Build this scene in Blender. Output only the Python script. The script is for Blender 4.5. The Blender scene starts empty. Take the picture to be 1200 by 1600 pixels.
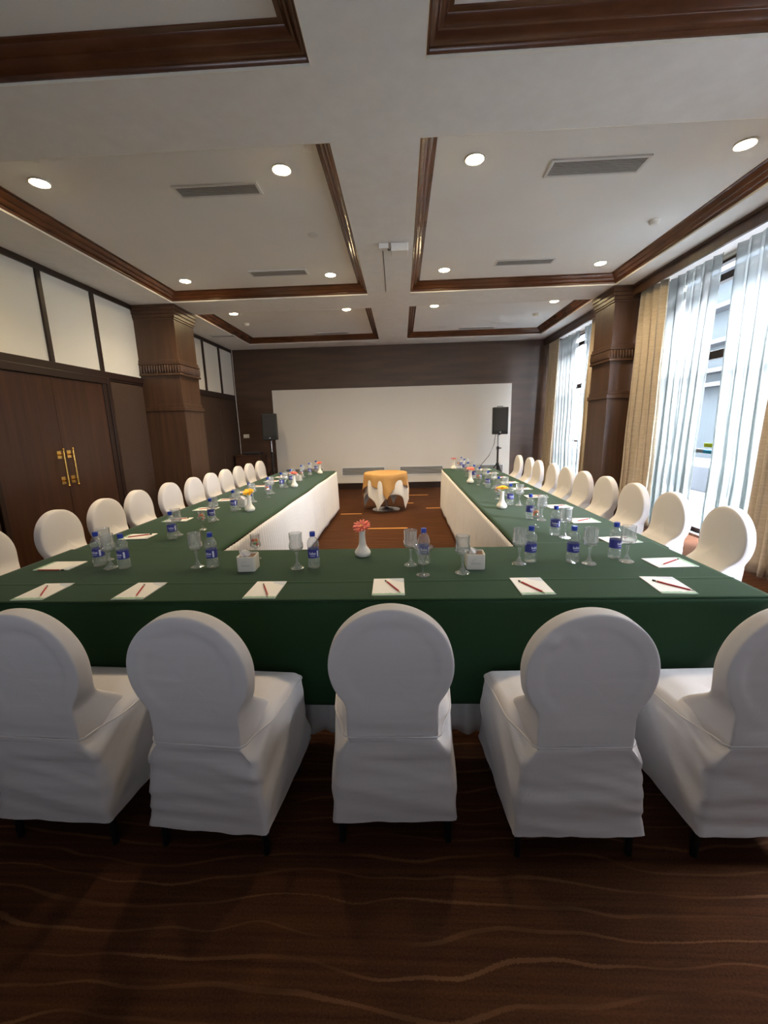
import bpy, math, random
from mathutils import Vector, Matrix, noise
C = bpy.context.scene.collection
SC = bpy.context.scene
PI = math.pi
random.seed(7)

# ------------------------------------------------------------------ camera
PITCH, YAW, ROLL, CAM_H, FOCAL = 0.2017, -0.0456, 0.0264, 1.4994, 648.81
cp, sp, cy, sy = math.cos(PITCH), math.sin(PITCH), math.cos(YAW), math.sin(YAW)
fwd = Vector((sy*cp, cy*cp, -sp)); rgt = Vector((cy, -sy, 0)); dwn = fwd.cross(rgt)
r2 = math.cos(ROLL)*rgt + math.sin(ROLL)*dwn
d2 = -math.sin(ROLL)*rgt + math.cos(ROLL)*dwn
cam = bpy.data.cameras.new('camera'); cam.sensor_fit = 'VERTICAL'; cam.sensor_height = 36.0
cam.lens = FOCAL/1600*36.0; cam.clip_start = 0.02; cam.clip_end = 200
camo = bpy.data.objects.new('camera', cam); C.objects.link(camo)
M = Matrix((( r2.x, -d2.x, -fwd.x, 0), (r2.y, -d2.y, -fwd.y, 0), (r2.z, -d2.z, -fwd.z, CAM_H), (0, 0, 0, 1)))
camo.matrix_world = M
SC.camera = camo

# ------------------------------------------------------------------ light settings
SC.view_settings.view_transform = 'Standard'; SC.view_settings.look = 'None'
SC.view_settings.gamma = 1.0; SC.view_settings.use_curve_mapping = False
SC.view_settings.exposure = 0.8
SC.cycles.transparent_max_bounces = 24
SKY_COL, SKY_STR = (0.86, 0.885, 1.0), 42.0
SPOT_W, SPOT_COL = 98.0, (1.0, 0.77, 0.50)
LENS_STR = 110.0
w = bpy.data.worlds.new('sky'); SC.world = w; w.use_nodes = True
bg = w.node_tree.nodes['Background']; bg.inputs[0].default_value = (*SKY_COL, 1); bg.inputs[1].default_value = SKY_STR
def portal(y0, y1, z0, z1, x):
    l = bpy.data.lights.new('window_daylight', 'AREA'); l.shape = 'RECTANGLE'; l.size = z1-z0; l.size_y = y1-y0
    l.cycles.is_portal = True
    o = bpy.data.objects.new('window_daylight', l); C.objects.link(o)
    o.location = (x, (y0+y1)/2, (z0+z1)/2); o.rotation_euler = (0, PI/2, 0)

# ------------------------------------------------------------------ materials
def mat(name, col, rough=0.5, metal=0.0, spec=0.5, **kw):
    m = bpy.data.materials.new(name); m.use_nodes = True
    b = m.node_tree.nodes['Principled BSDF']
    b.inputs['Base Color'].default_value = (*col, 1); b.inputs['Roughness'].default_value = rough
    b.inputs['Metallic'].default_value = metal; b.inputs['Specular IOR Level'].default_value = spec
    for k, v in kw.items(): b.inputs[k.replace('_', ' ')].default_value = v
    return m
def nd(m, t, **kw):
    n = m.node_tree.nodes.new(t)
    for k, v in kw.items(): setattr(n, k, v)
    return n
def lk(m, a, ao, b, bi): m.node_tree.links.new(a.outputs[ao], b.inputs[bi])
def bsdf(m): return m.node_tree.nodes['Principled BSDF']
def coords(m, scale=(1, 1, 1), rot=(0, 0, 0)):
    t = nd(m, 'ShaderNodeTexCoord'); mp = nd(m, 'ShaderNodeMapping')
    mp.inputs['Scale'].default_value = scale; mp.inputs['Rotation'].default_value = rot
    lk(m, t, 'Object', mp, 'Vector'); return mp
def grain(m, c1, c2, scale, detail=4, rough_var=0.0, bump=0.0, lo=0.3, hi=0.7):
    mp = coords(m, scale); n = nd(m, 'ShaderNodeTexNoise'); n.inputs['Scale'].default_value = 1; n.inputs['Detail'].default_value = detail
    lk(m, mp, 0, n, 'Vector'); r = nd(m, 'ShaderNodeValToRGB')
    r.color_ramp.elements[0].color = (*c1, 1); r.color_ramp.elements[1].color = (*c2, 1)
    r.color_ramp.elements[0].position = lo; r.color_ramp.elements[1].position = hi
    lk(m, n, 'Fac', r, 'Fac'); lk(m, r, 'Color', bsdf(m), 'Base Color')
    if bump:
        b = nd(m, 'ShaderNodeBump'); b.inputs['Strength'].default_value = bump; b.inputs['Distance'].default_value = 0.002
        lk(m, n, 'Fac', b, 'Height'); lk(m, b, 'Normal', bsdf(m), 'Normal')
    return m
def wood(name, c1, c2, rough, scale, bump=0.15, spec=0.5): return grain(mat(name, c1, rough, spec=spec), c1, c2, scale, 6, bump=bump)

M_ceil = grain(mat('white ceiling paint', (.8, .8, .79), .9), (.77, .765, .755), (.82, .815, .805), (9, 9, 9), 6, bump=.05)
M_coffer = grain(mat('white coffer paint', (.8, .8, .8), .85), (.80, .80, .795), (.84, .84, .835), (1.3, 1.3, 1.3), 5)
M_lip = mat('cream edge paint', (.80, .76, .66), .7)
M_trim = wood('polished walnut', (.075, .026, .011), (.135, .050, .021), .24, (3, 3, 14))
M_panelwood = wood('dark veneer', (.028, .0125, .0068), (.05, .024, .0125), .42, (14, 14, 1.2))
M_padded = grain(mat('brown padded panel', (.05, .026, .016), .75), (.042, .022, .0135), (.058, .031, .019), (60, 60, 60), 3, bump=.2)
M_door = wood('red brown door veneer', (.036, .0145, .008), (.062, .026, .0145), .3, (16, 16, .9))
M_pillar = wood('walnut veneer', (.048, .022, .0105), (.08, .038, .018), .42, (16, 16, 1.0))
M_backwall = wood('dark brown veneer', (.052, .027, .015), (.082, .043, .024), .42, (1.0, 8, 8))
M_dark = mat('dark stained frame', (.022, .0095, .0055), .4)
M_white = mat('white painted panel', (.74, .72, .66), .6)
M_screen = grain(mat('off white wall panel', (.8, .77, .71), .75), (.66, .62, .56), (.70, .655, .595), (.7, .7, .3), 3)
M_fabric = mat('white chair fabric', (.66, .635, .63), .88, spec=.15, Sheen_Weight=.12)
M_green = mat('green tablecloth', (.016, .047, .020), .85, spec=.12, Sheen_Weight=.13, Sheen_Roughness=.4)
M_skirt = mat('white skirting fabric', (.78, .76, .74), .75, spec=.3)
M_leg = mat('black leg metal', (.004, .004, .004), .45)
M_black = mat('black plastic', (.012, .012, .013), .5)
M_grillcloth = grain(mat('black speaker mesh', (.01, .01, .01), .6), (.004, .004, .004), (.03, .03, .03), (260, 260, 260), 1)
M_steel = mat('grey metal', (.45, .45, .46), .3, 1.0)
M_brass = mat('polished brass', (.80, .52, .16), .2, 1.0)
M_vent = mat('white vent frame', (.68, .68, .67), .5)
M_slat = mat('grey vent slats', (.36, .35, .33), .5)
M_ventback = mat('dark vent cavity', (.12, .115, .11), .8)
M_plastic = mat('white plastic', (.78, .77, .74), .4)
M_ceramic = mat('cream ceramic', (.86, .82, .72), .22)
M_boxm = mat('cream tissue box', (.80, .76, .68), .35)
M_boxin = mat('brown box lining', (.12, .055, .03), .7)
M_tissue = mat('white tissue paper', (.88, .86, .82), .9)
M_grey = mat('grey print', (.30, .32, .33), .6)
M_pad = grain(mat('printed note paper', (.84, .82, .77), .8), (.83, .81, .76), (.80, .80, .79), (6, 6, 6), 2)
M_padgreen = mat('green print', (.33, .50, .36), .8)
M_padblue = mat('pale blue print', (.62, .66, .70), .8)
M_red = mat('red pencil paint', (.42, .03, .03), .35)
M_tip = mat('black pencil end', (.015, .012, .012), .4)
M_band = mat('pale pencil band', (.75, .7, .6), .4)
M_cap = mat('blue bottle cap', (.02, .06, .42), .35)
M_label = mat('blue bottle label', (.045, .05, .30), .4)
M_labelw = mat('white label lettering', (.80, .82, .88), .5)
M_pink = mat('coral petals', (.90, .22, .16), .6, Subsurface_Weight=.0)
M_yellow = mat('yellow petals', (.92, .52, .01), .6)
M_rose = mat('rose red petals', (.72, .12, .10), .6)
M_fcent = mat('golden flower centre', (.85, .50, .10), .7)
M_stem = mat('green stem', (.12, .25, .05), .6)
M_candy = [mat('red candy wrapper', (.55, .05, .02), .3), mat('orange candy wrapper', (.8, .22, .03), .3), mat('green candy wrapper', (.1, .28, .08), .3), mat('gold candy wrapper', (.65, .4, .1), .3)]
M_gold = grain(mat('gold overlay cloth', (.52, .29, .09), .6), (.47, .25, .075), (.58, .33, .11), (3, 3, 3), 3)
M_whitecloth = mat('white round cloth', (.80, .78, .75), .8)
M_cabinet = wood('brown cabinet veneer', (.045, .02, .011), (.08, .036, .018), .4, (3, 3, 12))
M_drape = grain(mat('beige drape', (.50, .42, .31), .85, Sheen_Weight=.1), (.45, .375, .275), (.55, .465, .345), (8, 8, 60), 3)
M_frame = wood('dark window frame', (.03, .015, .01), (.05, .025, .016), .4, (8, 8, 2))
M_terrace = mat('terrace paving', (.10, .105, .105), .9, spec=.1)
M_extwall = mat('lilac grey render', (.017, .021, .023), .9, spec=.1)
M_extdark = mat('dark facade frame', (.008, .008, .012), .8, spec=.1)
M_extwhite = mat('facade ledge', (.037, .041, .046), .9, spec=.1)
M_ygreen = mat('yellow green film', (.55, .75, .03), .5)
M_cyan = mat('cyan film', (.02, .35, .65), .5)
M_cable = mat('black cable', (.03, .03, .03), .5)

def emis(name, col, s):
    m = bpy.data.materials.new(name); m.use_nodes = True; t = m.node_tree; t.nodes.remove(t.nodes['Principled BSDF'])
    e = t.nodes.new('ShaderNodeEmission'); e.inputs[0].default_value = (*col, 1); e.inputs[1].default_value = s
    t.links.new(e.outputs[0], t.nodes['Material Output'].inputs[0]); return m
M_lens = emis('lit downlight lens', (1.0, .78, .42), LENS_STR)
def mixsh(name, fac, a, b):
    m = bpy.data.materials.new(name); m.use_nodes = True; t = m.node_tree; t.nodes.remove(t.nodes['Principled BSDF'])
    mx = t.nodes.new('ShaderNodeMixShader'); t.links.new(mx.outputs[0], t.nodes['Material Output'].inputs[0])
    if isinstance(fac, tuple):
        f = t.nodes.new('ShaderNodeFresnel'); f.inputs[0].default_value = fac[0]
        ma = t.nodes.new('ShaderNodeMath'); ma.operation = 'MULTIPLY_ADD'; ma.inputs[1].default_value = fac[1]; ma.inputs[2].default_value = fac[2]
        t.links.new(f.outputs[0], ma.inputs[0]); t.links.new(ma.outputs[0], mx.inputs[0])
    else: mx.inputs[0].default_value = fac
    for i, (ty, col, ro) in enumerate((a, b)):
        n = t.nodes.new(ty); n.inputs[0].default_value = (*col, 1)
        if ro is not None: n.inputs['Roughness'].default_value = ro
        t.links.new(n.outputs[0], mx.inputs[i+1])
    return m
TR, GL, TL, DF = 'ShaderNodeBsdfTransparent', 'ShaderNodeBsdfGlossy', 'ShaderNodeBsdfTranslucent', 'ShaderNodeBsdfDiffuse'
M_pane = mixsh('window glass', .06, (TR, (.97, .99, .99), None), (GL, (1, 1, 1), .02))
M_sheer = mixsh('white sheer fabric', .50, (TR, (.93, .965, .97), None), (TL, (.34, .345, .33), None))
def glassy(name, milk, fres, rough):
    m = bpy.data.materials.new(name); m.use_nodes = True; t = m.node_tree; t.nodes.remove(t.nodes['Principled BSDF'])
    tr = t.nodes.new(TR); tr.inputs[0].default_value = (.97, .98, .98, 1); df = t.nodes.new(DF); df.inputs[0].default_value = (.85, .88, .90, 1); gl = t.nodes.new(GL); gl.inputs['Roughness'].default_value = rough
    m1 = t.nodes.new('ShaderNodeMixShader'); m1.inputs[0].default_value = milk; m2 = t.nodes.new('ShaderNodeMixShader')
    f = t.nodes.new('ShaderNodeLayerWeight'); f.inputs[0].default_value = .5; pw = t.nodes.new('ShaderNodeMath'); pw.operation = 'POWER'; pw.inputs[1].default_value = 2.6; t.links.new(f.outputs['Facing'], pw.inputs[0])
    ma = t.nodes.new('ShaderNodeMath'); ma.operation = 'MULTIPLY_ADD'; ma.inputs[1].default_value = fres*.5; ma.inputs[2].default_value = .08
    t.links.new(pw.outputs[0], ma.inputs[0]); t.links.new(ma.outputs[0], m2.inputs[0])
    t.links.new(tr.outputs[0], m1.inputs[1]); t.links.new(df.outputs[0], m1.inputs[2]); t.links.new(m1.outputs[0], m2.inputs[1]); t.links.new(gl.outputs[0], m2.inputs[2])
    t.links.new(m2.outputs[0], t.nodes['Material Output'].inputs[0]); return m
M_bottle = glassy('clear bottle plastic', .12, 1.1, .08)
M_crystal = glassy('cut crystal', .15, 1.8, .05)
M_thin = glassy('thin glass', .06, 1.6, .03)

def carpet():
    m = mat('patterned carpet', (.05, .02, .01), .95, spec=.1)
    t = m.node_tree
    tc = nd(m, 'ShaderNodeTexCoord')
    def nz(scale, detail=2, dist=0):
        mp = nd(m, 'ShaderNodeMapping'); mp.inputs['Scale'].default_value = scale; lk(m, tc, 'Object', mp, 'Vector')
        n = nd(m, 'ShaderNodeTexNoise'); n.inputs['Scale'].default_value = 1; n.inputs['Detail'].default_value = detail; n.inputs['Distortion'].default_value = dist
        lk(m, mp, 0, n, 'Vector'); return n
    def mth(op, a, b=None, c=None):
        n = nd(m, 'ShaderNodeMath', operation=op)
        for i, v in enumerate((a, b, c)):
            if v is None: continue
            if isinstance(v, (int, float)): n.inputs[i].default_value = v
            else: t.links.new(v, n.inputs[i])
        return n.outputs[0]
    sep = nd(m, 'ShaderNodeSeparateXYZ'); lk(m, tc, 'Object', sep, 0)
    wob = nz((1.3, 2.0, 1), 2)
    v = mth('MULTIPLY_ADD', wob.outputs['Fac'], .30, mth('MULTIPLY', sep.outputs['Y'], 1.0))
    fr = mth('FRACT', mth('MULTIPLY', v, 13.0))
    d0 = mth('ABSOLUTE', mth('SUBTRACT', fr, .5)); fuzz = nz((160, 160, 1), 2)
    d = mth('MULTIPLY_ADD', mth('SUBTRACT', fuzz.outputs['Fac'], .5), .16, d0)
    wid = mth('MULTIPLY_ADD', nz((1.2, 8, 1), 2).outputs['Fac'], .17, -.030)
    line = mth('MULTIPLY', mth('LESS_THAN', d, wid), mth('MULTIPLY_ADD', nz((2, 9, 1), 2).outputs['Fac'], 2.2, -.65))
    ln = nd(m, 'ShaderNodeClamp'); t.links.new(line, ln.inputs[0])
    streak = nz((1.2, 55, 1), 3)
    pile = nz((420, 420, 1), 1)
    r = nd(m, 'ShaderNodeValToRGB'); r.color_ramp.elements[0].color = (.028, .0105, .0052, 1); r.color_ramp.elements[1].color = (.092, .034, .0135, 1)
    r.color_ramp.elements[0].position = .3; r.color_ramp.elements[1].position = .72
    t.links.new(mth('MULTIPLY_ADD', fuzz.outputs['Fac'], .45, mth('MULTIPLY_ADD', streak.outputs['Fac'], .55, .0)), r.inputs[0])
    mx = nd(m, 'ShaderNodeMix', data_type='RGBA'); t.links.new(ln.outputs[0], mx.inputs['Factor'])
    t.links.new(r.outputs[0], mx.inputs['A']); mx.inputs['B'].default_value = (.15, .072, .030, 1)
    lk(m, mx, 'Result', bsdf(m), 'Base Color')
    b = nd(m, 'ShaderNodeBump'); b.inputs['Strength'].default_value = .35; b.inputs['Distance'].default_value = .004
    lk(m, pile, 'Fac', b, 'Height'); lk(m, b, 'Normal', bsdf(m), 'Normal')
    return m
M_carpet = carpet()
M_dash = mat('golden carpet dash', (.55, .25, .055), .95)

def fabric_bump(m, sc, strength):
    mp = coords(m, sc); n = nd(m, 'ShaderNodeTexNoise'); n.inputs['Scale'].default_value = 1; n.inputs['Detail'].default_value = 3
    lk(m, mp, 0, n, 'Vector'); b = nd(m, 'ShaderNodeBump'); b.inputs['Strength'].default_value = strength; b.inputs['Distance'].default_value = .003
    lk(m, n, 'Fac', b, 'Height'); lk(m, b, 'Normal', bsdf(m), 'Normal')
fabric_bump(M_fabric, (6, 6, 60), .25)
fabric_bump(M_green, (4, 9, 5), .3)

# ------------------------------------------------------------------ mesh helpers
class MB:
    def __init__(s): s.v = []; s.f = []; s.mi = []
    def add(s, vs, fs, mi=0):
        o = len(s.v); s.v += [tuple(p) for p in vs]; s.f += [tuple(i+o for i in f) for f in fs]; s.mi += [mi]*len(fs); return s
    def box(s, x0, x1, y0, y1, z0, z1, mi=0):
        v = [(x, y, z) for z in (z0, z1) for y in (y0, y1) for x in (x0, x1)]
        return s.add(v, [(0, 2, 3, 1), (4, 5, 7, 6), (0, 1, 5, 4), (2, 6, 7, 3), (0, 4, 6, 2), (1, 3, 7, 5)], mi)
    def lathe(s, prof, n=32, c=(0, 0, 0), rmod=None, mi=0):
        vs = []; fs = []
        for k, (r, z) in enumerate(prof):
            for i in range(n):
                a = 2*PI*i/n; rr = r*(rmod(i, k) if rmod else 1)
                vs.append((c[0]+rr*math.cos(a), c[1]+rr*math.sin(a), c[2]+z))
        for k in range(len(prof)-1):
            for i in range(n):
                j = (i+1) % n; fs.append((k*n+i, k*n+j, (k+1)*n+j, (k+1)*n+i))
        fs.append(tuple(range(n-1, -1, -1))); q = (len(prof)-1)*n; fs.append(tuple(q+i for i in range(n)))
        return s.add(vs, fs, mi)
    def tube(s, pts, r, n=8, mi=0):
        pts = [Vector(p) for p in pts]; vs = []; fs = []
        for k, p in enumerate(pts):
            d = (pts[min(k+1, len(pts)-1)]-pts[max(k-1, 0)]).normalized()
            up = Vector((0, 0, 1)) if abs(d.z) < .9 else Vector((1, 0, 0))
            a = d.cross(up).normalized(); b = d.cross(a)
            rr = r[k] if isinstance(r, (list, tuple)) else r
            for i in range(n):
                t = 2*PI*i/n; vs.append(p+rr*(math.cos(t)*a+math.sin(t)*b))
        for k in range(len(pts)-1):
            for i in range(n):
                j = (i+1) % n; fs.append((k*n+i, k*n+j, (k+1)*n+j, (k+1)*n+i))
        fs.append(tuple(range(n-1, -1, -1))); q = (len(pts)-1)*n; fs.append(tuple(q+i for i in range(n)))
        return s.add(vs, fs, mi)
    def grid(s, fn, nu, nv, closeu=False, mi=0):
        vs = [fn(i/(nu if closeu else nu-1), j/(nv-1)) for j in range(nv) for i in range(nu)]; fs = []
        for j in range(nv-1):
            for i in range(nu if closeu else nu-1):
                k = (i+1) % nu; fs.append((j*nu+i, j*nu+k, (j+1)*nu+k, (j+1)*nu+i))
        return s.add(vs, fs, mi)
    def mesh(s, name, mats, smooth=None):
        me = bpy.data.meshes.new(name); me.from_pydata(s.v, [], s.f)
        for m in (mats if isinstance(mats, (list, tuple)) else [mats]): me.materials.append(m)
        for p, i in zip(me.polygons, s.mi): p.material_index = i
        if smooth is not None:
            for p in me.polygons: p.use_smooth = True
            me.update(); me.set_sharp_from_angle(angle=math.radians(smooth))
        me.update(); return me
def obj(name, mb, mats, parent=None, smooth=None, bevel=0, solid=0, loc=None, fixn=False):
    me = mb if isinstance(mb, bpy.types.Mesh) else mb.mesh(name, mats, smooth)
    o = bpy.data.objects.new(name, me); C.objects.link(o)
    if parent: o.parent = parent
    if loc: o.location = loc
    if solid:
        q = o.modifiers.new('thickness', 'SOLIDIFY'); q.thickness = solid; q.offset = 0
    if bevel:
        q = o.modifiers.new('edges', 'BEVEL'); q.width = bevel; q.segments = 2; q.limit_method = 'ANGLE'
    return o
def thing(name, label, cat, loc=(0, 0, 0), rz=0, group=None):
    o = bpy.data.objects.new(name, None); C.objects.link(o); o.location = loc; o.rotation_euler = (0, 0, rz); o.empty_display_size = .05
    return tag(o, label, cat, group)
def tag(o, label, cat, group=None):
    o['label'] = label; o['category'] = cat
    if group: o['group'] = group
    return o
def struct(o, label=None):
    o['kind'] = 'structure'
    if label: o['label'] = label
    return o
def dup(root, loc, rz=0, label=None, group=None):
    r = root.copy(); C.objects.link(r); r.location = loc; r.rotation_euler = (0, 0, rz)
    if label: r['label'] = label
    if group: r['group'] = group
    for ch in list(root.children):
        c = ch.copy(); C.objects.link(c); c.parent = r
        for g in list(ch.children):
            d = g.copy(); C.objects.link(d); d.parent = c
    return r
ORD = ['nearest', 'second', 'third', 'fourth', 'fifth', 'sixth', 'seventh', 'eighth', 'ninth', 'tenth', 'eleventh', 'twelfth', 'thirteenth']
ORDN = ['first'] + ORD[1:]
def ss(a, b, x):
    t = max(0, min(1, (x-a)/(b-a))); return t*t*(3-2*t)

# ------------------------------------------------------------------ room shell
XL, XR, YB, YF, ZC, ZP = -4.03, 3.85, 10.27, -3.2, 3.378, 3.498
ZT = .757
struct(obj('floor', MB().box(XL-.2, XR+.1, YF-.2, YB+.2, -.1, 0), M_carpet), 'brown carpet with wavy lighter lines')
COFX = [(-3.349, -.443), (.159, 3.056)]
COFY = [(-.68, 2.613), (3.211, 6.503), (7.167, 9.719)]
mb = MB()
xs = [XL-.2, COFX[0][0], COFX[0][1], COFX[1][0], COFX[1][1], XR+.1]
ys = [YF-.2, *[y for c in COFY for y in c], YB+.2]
for i in range(5):
    for j in range(7):
        if i in (1, 3) and j in (1, 3, 5): continue
        mb.box(xs[i], xs[i+1], ys[j], ys[j+1], ZC, ZC+.3)
ceil = struct(obj('ceiling', mb, M_ceil), 'white ceiling with recessed coffers')
k = 0
PROF = [(0, .016), (.012, .016), (.020, .028), (.020, .034), (.030, .038), (.042, .046), (.052, .058), (.058, .070), (.064, .074), (.074, .074), (.082, .080), (.092, .092), (.100, .102), (.104, .110), (.130, .112), (.130, .122)]
for ci, (x0, x1) in enumerate(COFX):
    for ri, (y0, y1) in enumerate(COFY):
        k += 1
        obj('coffer_panel', MB().box(x0-.02, x1+.02, y0-.02, y1+.02, ZP, ZP+.1), M_coffer, ceil)
        lip = MB(); 
        for (a0, a1, b0, b1) in ((x0, x0+.004, y0, y1), (x1-.004, x1, y0, y1), (x0, x1, y0, y0+.004), (x0, x1, y1-.004, y1)):
            lip.box(a0, a1, b0, b1, ZC-.001, ZC+.018)
        tr = MB(); n = len(PROF); vs = []; fs = []
        for (px, py, sx, sy_) in ((x0, y0, 1, 1), (x1, y0, -1, 1), (x1, y1, -1, -1), (x0, y1, 1, -1)):
            for (wd, dz) in PROF: vs.append((px+sx*(wd+.003), py+sy_*(wd+.003), ZC+dz))
        for c in range(4):
            d = (c+1) % 4
            for q in range(n-1): fs.append((c*n+q, c*n+q+1, d*n+q+1, d*n+q))
        tr.add(vs, fs)
        t = struct(obj('trim_%d' % k, tr, M_trim, smooth=35), 'walnut crown moulding around a ceiling coffer')
        obj('edge_bead', lip, M_lip, t)

# ---- left wall
PIL_Y = [(6.57, 7.17), (2.60, 3.20)]
wl = struct(obj('wall_left', MB().box(XL-.2, XL, YF-.2, YB, 0, ZC), M_panelwood), 'dark timber wall with white upper panels')
def upper(ya, yb, muls):
    ed = [ya] + muls + [yb]
    for a, b in zip(ed[:-1], ed[1:]):
        obj('white_panel', MB().box(XL, XL+.012, a, b, 2.335, 3.32), M_white, wl)
    fr = MB(); fr.box(XL, XL+.04, ya, yb, 3.315, ZC); fr.box(XL, XL+.045, ya, yb, 2.25, 2.335); fr.box(XL, XL+.03, ya, yb, 2.22, 2.25)
    for m_ in muls: fr.box(XL, XL+.038, m_-.03, m_+.03, 2.335, 3.315)
    obj('panel_frame', fr, M_dark, wl, bevel=.004)
upper(3.2, 6.57, [4.06, 4.885, 5.71]); upper(7.17, YB, [7.98, 8.78, 9.55]); upper(YF, 2.6, [-.5, .3, 1.1, 1.9])
def padded(a, b, z1=2.21):
    obj('padded_panel', MB().box(XL, XL+.035, a, b, .1, z1), M_padded, wl, bevel=.012)
for a, b in ((5.80, 6.55), (3.22, 3.87), (7.30, 8.35), (8.40, 9.30), (9.33, 10.2), (YF, -.3), (-.27, .7), (.73, 1.7), (1.73, 2.58)): padded(a, b)
jb = MB(); jb.box(XL, XL+.06, 5.62, 5.70, 0, 2.24); jb.box(XL, XL+.075, 5.70, 5.76, 0, 2.24); jb.box(XL, XL+.06, 3.88, 3.94, 0, 2.24); jb.box(XL, XL+.07, 3.88, 5.76, 2.165, 2.25)
struct(obj('trim_7', jb, M_dark, bevel=.006), 'dark frame around the double doors')
for i, (a, b, hy, rz) in enumerate(((3.945, 4.778, 4.70, 0), (4.783, 5.615, 4.87, 0))):
    d = struct(obj('door_%d' % (i+1), MB().box(0, .045, a-b if i == 0 else 0, 0 if i == 0 else b-a, .012, 2.16), M_door, bevel=.003), 'flush red brown timber door leaf with brass pull')
    d.location = (XL+.004, b if i == 0 else a, 0)
    ly = (-.07 if i == 0 else .07)
    h = MB(); zb, zt = .93, 1.33
    h.tube([(.105, ly, zb), (.105, ly, zt)], .012, 12)
    for z in (zb-.012, zt+.012): h.lathe([(0.001, -.016), (.012, -.013), (.017, 0), (.012, .013), (0.001, .016)], 14, (.105, ly, z))
    hh = obj('door_handle', h, M_brass, d, smooth=40)
    pl = MB()
    for z in (zb+.05, zt-.05):
        pl.box(.045, .051, ly-.03, ly+.03, z-.045, z+.045); pl.tube([(.05, ly, z), (.105, ly, z)], .011, 10)
    obj('mounting_plate', pl, M_brass, hh, bevel=.002)
struct(obj('baseboard_left', MB().box(XL, XL+.045, 5.77, 6.55, 0, .1).box(XL, XL+.045, 7.2, YB, 0, .1).box(XL, XL+.045, YF, 3.87, 0, .1), M_dark, bevel=.004))

# ---- pillars
def pillar(side, y0, y1):
    xw = XL if side < 0 else XR
    xf = -3.392 if side < 0 else 3.095
    xb = XL-.01 if side < 0 else 3.60
    m = MB()
    def seg(o, z0, z1, b=m):
        a, c = (xb, xf+o) if side < 0 else (xf-o, xb)
        b.box(a, c, y0-o, y1+o, z0, z1)
    seg(0, 2.59, 3.19); seg(.0, 1.93, 2.37); seg(.016, 0, 1.79); 
    p = obj('pillar', m, M_pillar, bevel=.004); struct(p, 'square walnut pillar with carved bands')
    cpt = MB()
    for o, za, zb in ((.012, 3.17, 3.20), (.022, 3.20, 3.25), (.034, 3.25, 3.30), (.046, 3.30, 3.345), (.052, 3.345, ZC)): seg(o, za, zb, cpt)
    obj('capital', cpt, M_pillar, p, bevel=.006)
    bd = MB()
    for o, za, zb in ((.014, 2.555, 2.60), (.026, 2.525, 2.555), (.016, 2.40, 2.525), (.03, 2.365, 2.40)): seg(o, za, zb, bd)
    for o, za, zb in ((.012, 1.89, 1.94), (.03, 1.83, 1.89), (.016, 1.78, 1.83)): seg(o, za, zb, bd)
    obj('moulded_band', bd, M_pillar, p, bevel=.006)
    bead = MB()
    x_in = xf + (.026 if side < 0 else -.026)
    nx = int(abs(xf-xw)/.042)
    for i in range(nx):
        x = (xf - i*.042 if side < 0 else xf + i*.042)
        for yy in (y0-.024,): bead.tube([(x, yy, 2.41), (x, yy-.006, 2.46), (x, yy, 2.515)], [.012, .019, .012], 8)
    for i in range(int((y1-y0)/.042)+1): bead.tube([(x_in, y0+i*.042, 2.41), (x_in, y0+i*.042, 2.46), (x_in, y0+i*.042, 2.515)], [.012, .019, .012], 8)
    obj('carved_beading', bead, M_pillar, p, smooth=60)
for y0, y1 in PIL_Y:
    pillar(-1, y0, y1); pillar(1, y0, y1)

# ---- back wall
wb = struct(obj('wall_back', MB().box(XL-.2, XR+.1, YB, YB+.2, 0, ZC), M_backwall), 'dark brown veneered end wall')
obj('white_panel', MB().box(-3.09, 2.61, YB-.03, YB, .15, 2.43), M_screen, wb, bevel=.004)
struct(obj('baseboard_back', MB().box(XL, XR, YB-.02, YB, 0, .14), M_dark))
struct(obj('wall_front', MB().box(XL-.2, XR+.1, YF-.2, YF, 0, 2.2).box(XL-.2, XR+.1, YF-.2, YF, 2.315, ZC).box(XL-.2, -3, YF-.2, YF, 2.2, 2.315).box(2.4, XR+.1, YF-.2, YF, 2.2, 2.315), M_backwall), 'dark wall behind the viewer')
struct(obj('window_4', MB().box(-3, 2.4, YF-.12, YF-.115, 2.2, 2.315), M_pane), 'unseen window strip added high behind the viewer for daylight')  # strip and its portal are unseen, added to light the front chair backs
l = bpy.data.lights.new('added_strip_daylight', 'AREA'); l.shape = 'RECTANGLE'; l.size = 5.4; l.size_y = .115; l.cycles.is_portal = True
lo = bpy.data.objects.new('added_strip_daylight', l); C.objects.link(lo); lo.location = (-.3, YF-.05, 2.255); lo.rotation_euler = (PI/2, 0, 0)

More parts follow.
